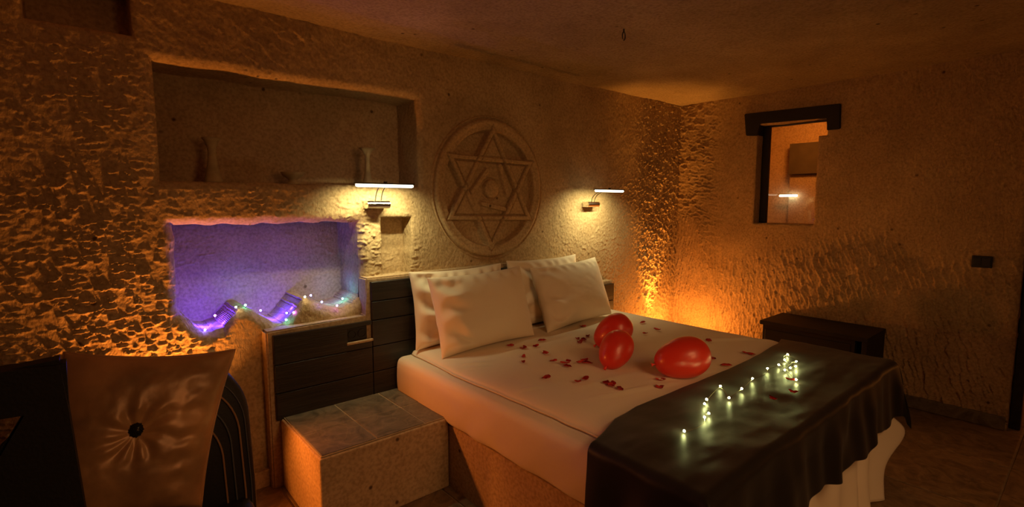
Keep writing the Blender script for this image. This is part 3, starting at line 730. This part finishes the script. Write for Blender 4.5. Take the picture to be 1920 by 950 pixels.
# ================================================================ PICTURE LIGHTS
def picture_light(loc, label, reach):
    root = empty('picture_light', loc, label=label, cat='wall lamp')
    b = tube_bm([(-.065, -.040, 0), (.065, -.040, 0)], .021, 24); bm_obj('mount', b, 'chrome', root, False)
    b = box_bm(-.063, .063, -.040, .01, -.021, .021, .003); bm_obj('wall_plate', b, 'chrome', root)
    for dx in (-.017, .017):
        pts = []
        for k in range(13):
            t = k/12; pts.append((dx+.01*t, -.045-.006*t-(reach-.058)*t**2.2, .018+.085*math.sin(t*math.pi/2)))
        bm_obj('arm', tube_bm(pts, .0026, 8), 'steel', root, True)
    bm_obj('tube_housing', box_bm(-.168, .168, -reach-.013, -reach+.013, .106, .113, .002), 'steel', root)
    bm_obj('knob', tube_bm([(.0, -reach, .112), (.0, -reach, .121)], .010, 12), 'steel', root)
    bm_obj('led_tube', tube_bm([(-.163, -reach, .0995), (-.155, -reach, .0995), (.155, -reach, .0995), (.163, -reach, .0995)], [.006, .009, .009, .006], 16), 'led', root, True)
    # the diodes behind the tube's lower side throw their light down and back at the wall
    g = light('picture_light_glow', 'AREA', (loc[0], loc[1]-reach+.002, loc[2]+.088), (1.0, .88, .45), 2.8, size=.32, spread=math.radians(140))
    g.data.shape = 'RECTANGLE'; g.data.size_y = .012; g.rotation_euler = (math.radians(30), 0, 0)
    return root
picture_light((-3.035, -.012, 1.390), 'lit chrome picture light below the long niche, left of the carved star', .135)
picture_light((-1.265, -.008, 1.388), 'lit chrome picture light right of the carved star', .205)

# ================================================================ VASES IN THE LONG NICHE
o = bm_obj('candlestick', lathe_bm([(.040, 0), (.040, .008), (.036, .02), (.026, .06), (.020, .10), (.017, .14), (.020, .165), (.030, .19), (.040, .205), (.036, .208), (.020, .19), (.012, .185)]), 'clay', None, True, (-3.78, .12, 1.4945)); tag(o, 'slim clay candlestick at the left end of the long niche', 'candlestick')
o = bm_obj('footed_bowl', lathe_bm([(.040, 0), (.038, .006), (.022, .016), (.022, .026), (.050, .045), (.058, .062), (.053, .063), (.045, .048), (.015, .034)]), 'clay', None, True, (-3.42, .12, 1.4945)); tag(o, 'low footed clay bowl in the middle of the long niche', 'bowl')
o = bm_obj('candlestick', lathe_bm([(.036, 0), (.035, .010), (.026, .03), (.016, .08), (.013, .13), (.015, .17), (.028, .198), (.046, .210), (.044, .214), (.02, .205), (.01, .20)]), 'clay', None, True, (-3.01, .12, 1.4945)); tag(o, 'clay candlestick with flared top behind the left picture light', 'candlestick')

# ================================================================ WINDOW WITH LINTEL, NEXT ROOM
win = empty('window_1', (.1, -.95, 1.23)); tag(win, 'small window opening with a dark lintel in the right wall', kind='structure')
def WP(b, name, m, smooth=False): return bm_obj(name, b, m, win, smooth, loc=(-.1, .95, -1.23))
def prism_x(pts, x0, x1, bev=.005):
    b = bmesh.new(); f = [b.verts.new((x0, y, z_)) for y, z_ in pts]; g = [b.verts.new((x1, y, z_)) for y, z_ in pts]; n = len(pts)
    b.faces.new(f); b.faces.new(g[::-1])
    for i in range(n): b.faces.new((f[i], g[i], g[(i+1) % n], f[(i+1) % n]))
    if bev: bmesh.ops.bevel(b, geom=b.edges[:], offset=bev, segments=2, affect='EDGES')
    return b
WP(prism_x([(-.622, 1.955), (-.600, 2.135), (-1.305, 2.118), (-1.312, 1.935), (-1.222, 1.935), (-1.222, 2.03), (-.73, 2.045), (-.715, 1.945)], -.012, .21), 'lintel', 'black_wood')
WP(box_bm(.10, .145, -.765, -.712, 1.23, 2.05, .004), 'frame_post', 'black_wood')
WP(box_bm(.10, .145, -1.23, -.712, 2.02, 2.06, .004), 'frame_head', 'black_wood')
WP(box_bm(.119, .124, -1.23, -.76, 1.23, 2.03, 0), 'pane', 'glass')
nr = bm_obj('wall_next_room', box_bm(1.62, 1.72, -2.2, .9, -.05, 2.5, 0), 'next_wall'); tag(nr, kind='structure')
for nm, bx_ in (('wall_next_room_side', (.22, 1.72, .02, .12, -.05, 2.5)), ('wall_next_room_near', (.22, 1.72, -2.25, -2.2, -.05, 2.5)), ('ceiling_next_room', (.22, 1.72, -2.25, .12, 2.4, 2.5)), ('floor_next_room', (.22, 1.72, -2.25, .12, -.1, -.02))):
    tag(bm_obj(nm, box_bm(*bx_, 0), 'next_wall'), kind='structure')
cb = empty('shelf_recess', (1.6, -.75, 1.3), label='dark wooden cabinet on the far wall beyond the little window', cat='cabinet')
bm_obj('upper_door', box_bm(1.50, 1.62, -1.0, -.385, 1.70, 2.02, .004), 'niche_dark', cb, loc=(-1.6, .75, -1.3))
bm_obj('lower_panel', box_bm(1.545, 1.62, -1.0, -.385, 1.0, 1.695, .004), 'plaster', cb, loc=(-1.6, .75, -1.3))
lb = empty('led_bar', (1.50, -.41, 1.475), label='small lit bar lamp seen through the little window', cat='wall lamp')
bm_obj('led_tube', tube_bm([(-.0, .10, 0), (0, -.075, 0)], .0105, 12), 'led2', lb, True)
bm_obj('housing', box_bm(-.012, .012, -.08, .105, .011, .017, .001), 'steel', lb)
bm_obj('bracket', box_bm(.0, .115, -.006, .006, .008, .018, .001), 'steel', lb)

# doorway at the right edge
dr = empty('door_1', (.12, -2.36, 0)); tag(dr, 'dark door frame in the doorway at the right edge', kind='structure')
bm_obj('frame_post', box_bm(.06, .14, -2.372, -2.322, 0, 2.0, .004), 'dark_wood', dr, loc=(-.12, 2.36, 0))
bm_obj('frame_post', box_bm(.06, .14, -3.30, -3.24, 0, 2.0, .004), 'dark_wood', dr, loc=(-.12, 2.36, 0))
bm_obj('frame_head', box_bm(.06, .14, -3.24, -2.372, 1.94, 2.0, .004), 'dark_wood', dr, loc=(-.12, 2.36, 0))
tag(bm_obj('wall_corridor', box_bm(.9, 1.0, -4.4, -2.2, -.05, 2.4, 0), 'next_wall'), kind='structure')
tag(bm_obj('wall_corridor_side', box_bm(.2, 1.0, -2.30, -2.25, -.05, 2.4, 0), 'next_wall'), kind='structure')

# light switch
sw = empty('light_switch', (-.012, -2.137, 1.035), label='black double light switch on the right wall', cat='light switch')
bm_obj('plate', box_bm(-.010, .022, -.048, .048, -.036, .036, .004), 'black', sw)
for dy in (-.022, .022): bm_obj('rocker', box_bm(-.014, -.008, dy-.019, dy+.019, -.024, .024, .002), 'black', sw)

# ceiling hook
hk = empty('ceiling_hook', (-2.094, -.95, 2.285), label='small black metal hook hanging from the rock ceiling', cat='hook')
bm_obj('shank', tube_bm([(0, 0, .01), (0, 0, -.018)], .004, 8), 'steel', hk)
pts = [(.011*math.sin(t), 0, -.038-.020*math.cos(t+math.pi)*-1) for t in [k*2*math.pi/20 for k in range(19)]]
bm_obj('ring', tube_bm(pts, .0035, 8), 'steel', hk, True)

# ================================================================ BENCH BY THE RIGHT WALL
bn = empty('storage_bench', (-.21, -1.33, 0), label='black wooden storage chest against the right wall by the bed foot', cat='chest')
def BN(b, n, m='black_wood'): return bm_obj(n, b, m, bn, loc=(.21, 1.33, 0))
BN(box_bm(-.425, -.012, -1.675, -.985, .492, .522, .004), 'lid')
BN(box_bm(-.405, -.030, -1.600, -1.00, .04, .492, .004), 'body')
BN(box_bm(-.420, -.015, -1.672, -1.640, .0, .492, .004), 'end_panel')
BN(box_bm(-.412, -.404, -1.575, -1.02, .07, .46, .003), 'front_panel')

# ================================================================ ARMCHAIR + CUSHION + BLACK CHAIR
ch = empty('striped_armchair', (-4.13, -.70, 0), label='armchair under a black striped cover, behind the bronze cushion', cat='armchair')
CX, CY = -4.13, -.70
def back_profile(n=60):
    pts = []
    w2, r = .262, .17
    zt_, zb_ = .885, .06
    pts.append((-w2-.01, zb_)); 
    for k in range(13): t = math.pi-k/12*math.pi/2; pts.append((-w2+r+r*math.cos(t), zt_-r+r*math.sin(t)))
    for k in range(13): t = math.pi/2-k/12*math.pi/2; pts.append((w2-r+r*math.cos(t), zt_-r*1.25+r*1.25*math.sin(t)))
    pts.append((w2+.01, .45)); pts.append((w2+.012, zb_)); return pts
# striped upholstered back: cross-section (arch) swept front to back; stripes follow the arch
prof = back_profile(); yb = [(-.075, .93), (-.068, .975), (-.05, 1.0), (.05, 1.0), (.068, .975), (.075, .93)]
b = bmesh.new(); rings = []
for yo, sc in yb:
    rings.append([b.verts.new((x*sc, yo, .06+(z_-.06)*(1-(1-sc)*.6))) for x, z_ in prof])
for A_, B_ in zip(rings, rings[1:]):
    for k in range(len(prof)-1): b.faces.new((A_[k], B_[k], B_[k+1], A_[k+1]))
b.faces.new(rings[0]); b.faces.new(rings[-1][::-1]); b.faces.new([r[0] for r in rings]+[r[-1] for r in rings][::-1])
bmesh.ops.bevel(b, geom=[e for e in b.edges if e.calc_length() > .5], offset=.004, segments=1, affect='EDGES')
bm_obj('backrest', b, 'stripe_black', ch, True)
def stripe(sc, yo, rad, m, nm='cover_stripe'):
    pts = [(x*sc, yo, .06+(z_-.06)*(1-(1-sc)*.62)) for x, z_ in prof]
    bm_obj(nm, tube_bm(pts, rad, 6), m, ch, True)
stripe(.86, -.078, .0035, 'stripe_gold'); stripe(.66, -.078, .0035, 'stripe_gold'); stripe(.76, -.0775, .003, 'stripe_grey'); stripe(.93, -.0765, .002, 'stripe_grey')
bm_obj('seat', box_bm(-.150, .25, -.56, -.06, .20, .40, .04, 4), 'stripe_black', ch, True)
bm_obj('seat_base', box_bm(-.145, .24, -.54, .05, .07, .20, .01), 'black_wood', ch)
for lx in (-.12, .21):
    for ly in (-.50, .0): bm_obj('leg', box_bm(lx-.02, lx+.02, ly-.02, ly+.02, 0, .075, .003), 'black_wood', ch)

# bronze cushion
def cushion():
    n = 90; u = np.linspace(-1, 1, n); U, V = np.meshgrid(u, u, indexing='ij'); W = .415; H_ = .455
    def side(sg):
        X = U*W/2*(1-.07*(1-V**2)*np.abs(U)**2); Y = V*H_/2*(1-.085*(1-U**2)*np.abs(V)**2)
        prof_ = np.clip(1-np.abs(U)**2.4, 0, 1)**.5*np.clip(1-np.abs(V)**2.4, 0, 1)**.5
        rr = np.hypot(X, Y-.01); T = .10*prof_
        T = T-.030*np.exp(-(rr/.05)**2)
        an = np.arctan2(Y, X); T = T+.006*np.sin(an*9+fbm(X*9, Y*9, 2, 2)*3)*np.exp(-((rr-.06)/.04)**2)
        T = T+.010*fbm(X*16, Y*16, 66, 3)*prof_+.007*np.sin(Y*95+fbm(X*15, Y*15, 4, 2)*2)*np.exp(-((X-.125)/.03)**2)*prof_
        return np.stack([X, -sg*(T*.6+.003), Y], -1)
    F = side(1); Bk = side(-1); F[..., 0] += .13*F[..., 2]; Bk[..., 0] += .13*Bk[..., 2]; me = bpy.data.meshes.new('cushion_cover'); idx = np.arange(n*n).reshape(n, n)
    f1 = np.stack([idx[:-1, :-1], idx[1:, :-1], idx[1:, 1:], idx[:-1, 1:]], -1).reshape(-1, 4)
    ring = list(idx[:, 0])+list(idx[-1, 1:])+list(idx[-2::-1, -1])+list(idx[0, -2:0:-1])
    rf = [(ring[k], ring[k]+n*n, ring[(k+1) % len(ring)]+n*n, ring[(k+1) % len(ring)]) for k in range(len(ring))]
    me.from_pydata(F.reshape(-1, 3).tolist()+Bk.reshape(-1, 3).tolist(), [], f1.tolist()+(f1[:, ::-1]+n*n).tolist()+rf); me.shade_smooth()
    root = empty('cushion', (-4.188, -.88, .752), label='square bronze satin cushion with a beaded centre button', cat='cushion')
    link('cushion_cover', me, 'bronze', root)
    pts = [F[k, 0] for k in range(n)]+[F[-1, k] for k in range(n)]+[F[k, -1] for k in range(n-1, -1, -1)]+[F[0, k] for k in range(n-1, -1, -1)]
    bm_obj('piping', tube_bm([(p_[0], 0, p_[2]) for p_ in pts[::3]], .0032, 6), 'bronze', root, True)
    b = bmesh.new(); bmesh.ops.create_uvsphere(b, u_segments=16, v_segments=10, radius=.017)
    for v in b.verts: v.co.y *= .5; v.co.z *= 1.15
    bt = bm_obj('button', b, 'bead', root, True, loc=(0, -.047, .01))
    b = bmesh.new()
    for k in range(60):
        a_ = k*2.39996; r_ = .017*math.sqrt(k/60); me_ = bmesh.ops.create_icosphere(b, subdivisions=1, radius=.0023, matrix=Matrix.Translation((r_*math.cos(a_), -.0085*math.sqrt(max(0, 1-(r_/.017)**2))-.001, r_*1.15*math.sin(a_))))
    bm_obj('beads', b, 'bead', bt, True)['kind'] = 'stuff'
    root.rotation_euler = (math.radians(-16), math.radians(9), math.radians(-4))
    return root
cushion()

# black chair at far left: open arm of dark timber
bc = empty('black_armchair', (-4.6, -.98, 0), label='black open-armed chair at the left edge of the view', cat='armchair')
def BC(b, n, m='black_fabric', s_=False): return bm_obj(n, b, m, bc, s_, loc=(4.6, .98, 0))
BC(poly_prism([(-4.95, .925), (-4.37, .925), (-4.47, .80), (-4.47, .42), (-4.30, .42), (-4.302, .60), (-4.318, .90), (-4.315, 1.03), (-4.42, 1.022), (-4.95, .985)], -1.04, -.97, .012), 'backrest')
BC(poly_prism([(-4.95, .45), (-4.30, .45), (-4.32, .80), (-4.37, .915), (-4.44, .842), (-4.60, .66), (-4.95, .60)], -1.02, -.985, .008), 'arm_panel')
BC(box_bm(-4.95, -4.33, -1.02, -.95, .05, .47, .02, 3), 'seat_base', 'black_wood')
for lx in (-4.9, -4.38): BC(box_bm(lx-.02, lx+.02, -1.0, -.96, 0, .06, .003), 'leg', 'black_wood')

# ================================================================ UPLIGHT FIXTURES
def uplight(loc, label, h):
    root = empty('uplight', loc, label=label, cat='uplight')
    bm_obj('housing', lathe_bm([(.05, 0), (.05, .045), (.042, .05), (.040, .03), (.0, .03)], 24), 'steel', root)
    for q in root.children: q.location.z = h
    bm_obj('lens', lathe_bm([(.036, .031), (.036, .036), (.0, .036)], 24), 'lens', root, loc=(0, 0, h))
    bm_obj('stand', lathe_bm([(.045, 0), (.045, .008), (.010, .014), (.008, h), (.0, h)], 20), 'steel', root)
uplight((-.40, -.11, 0), 'small round orange uplight on a short stand in the far corner', .17)
uplight((-4.03, -.13, 0), 'small round orange uplight on a short stand behind the striped armchair', .33)
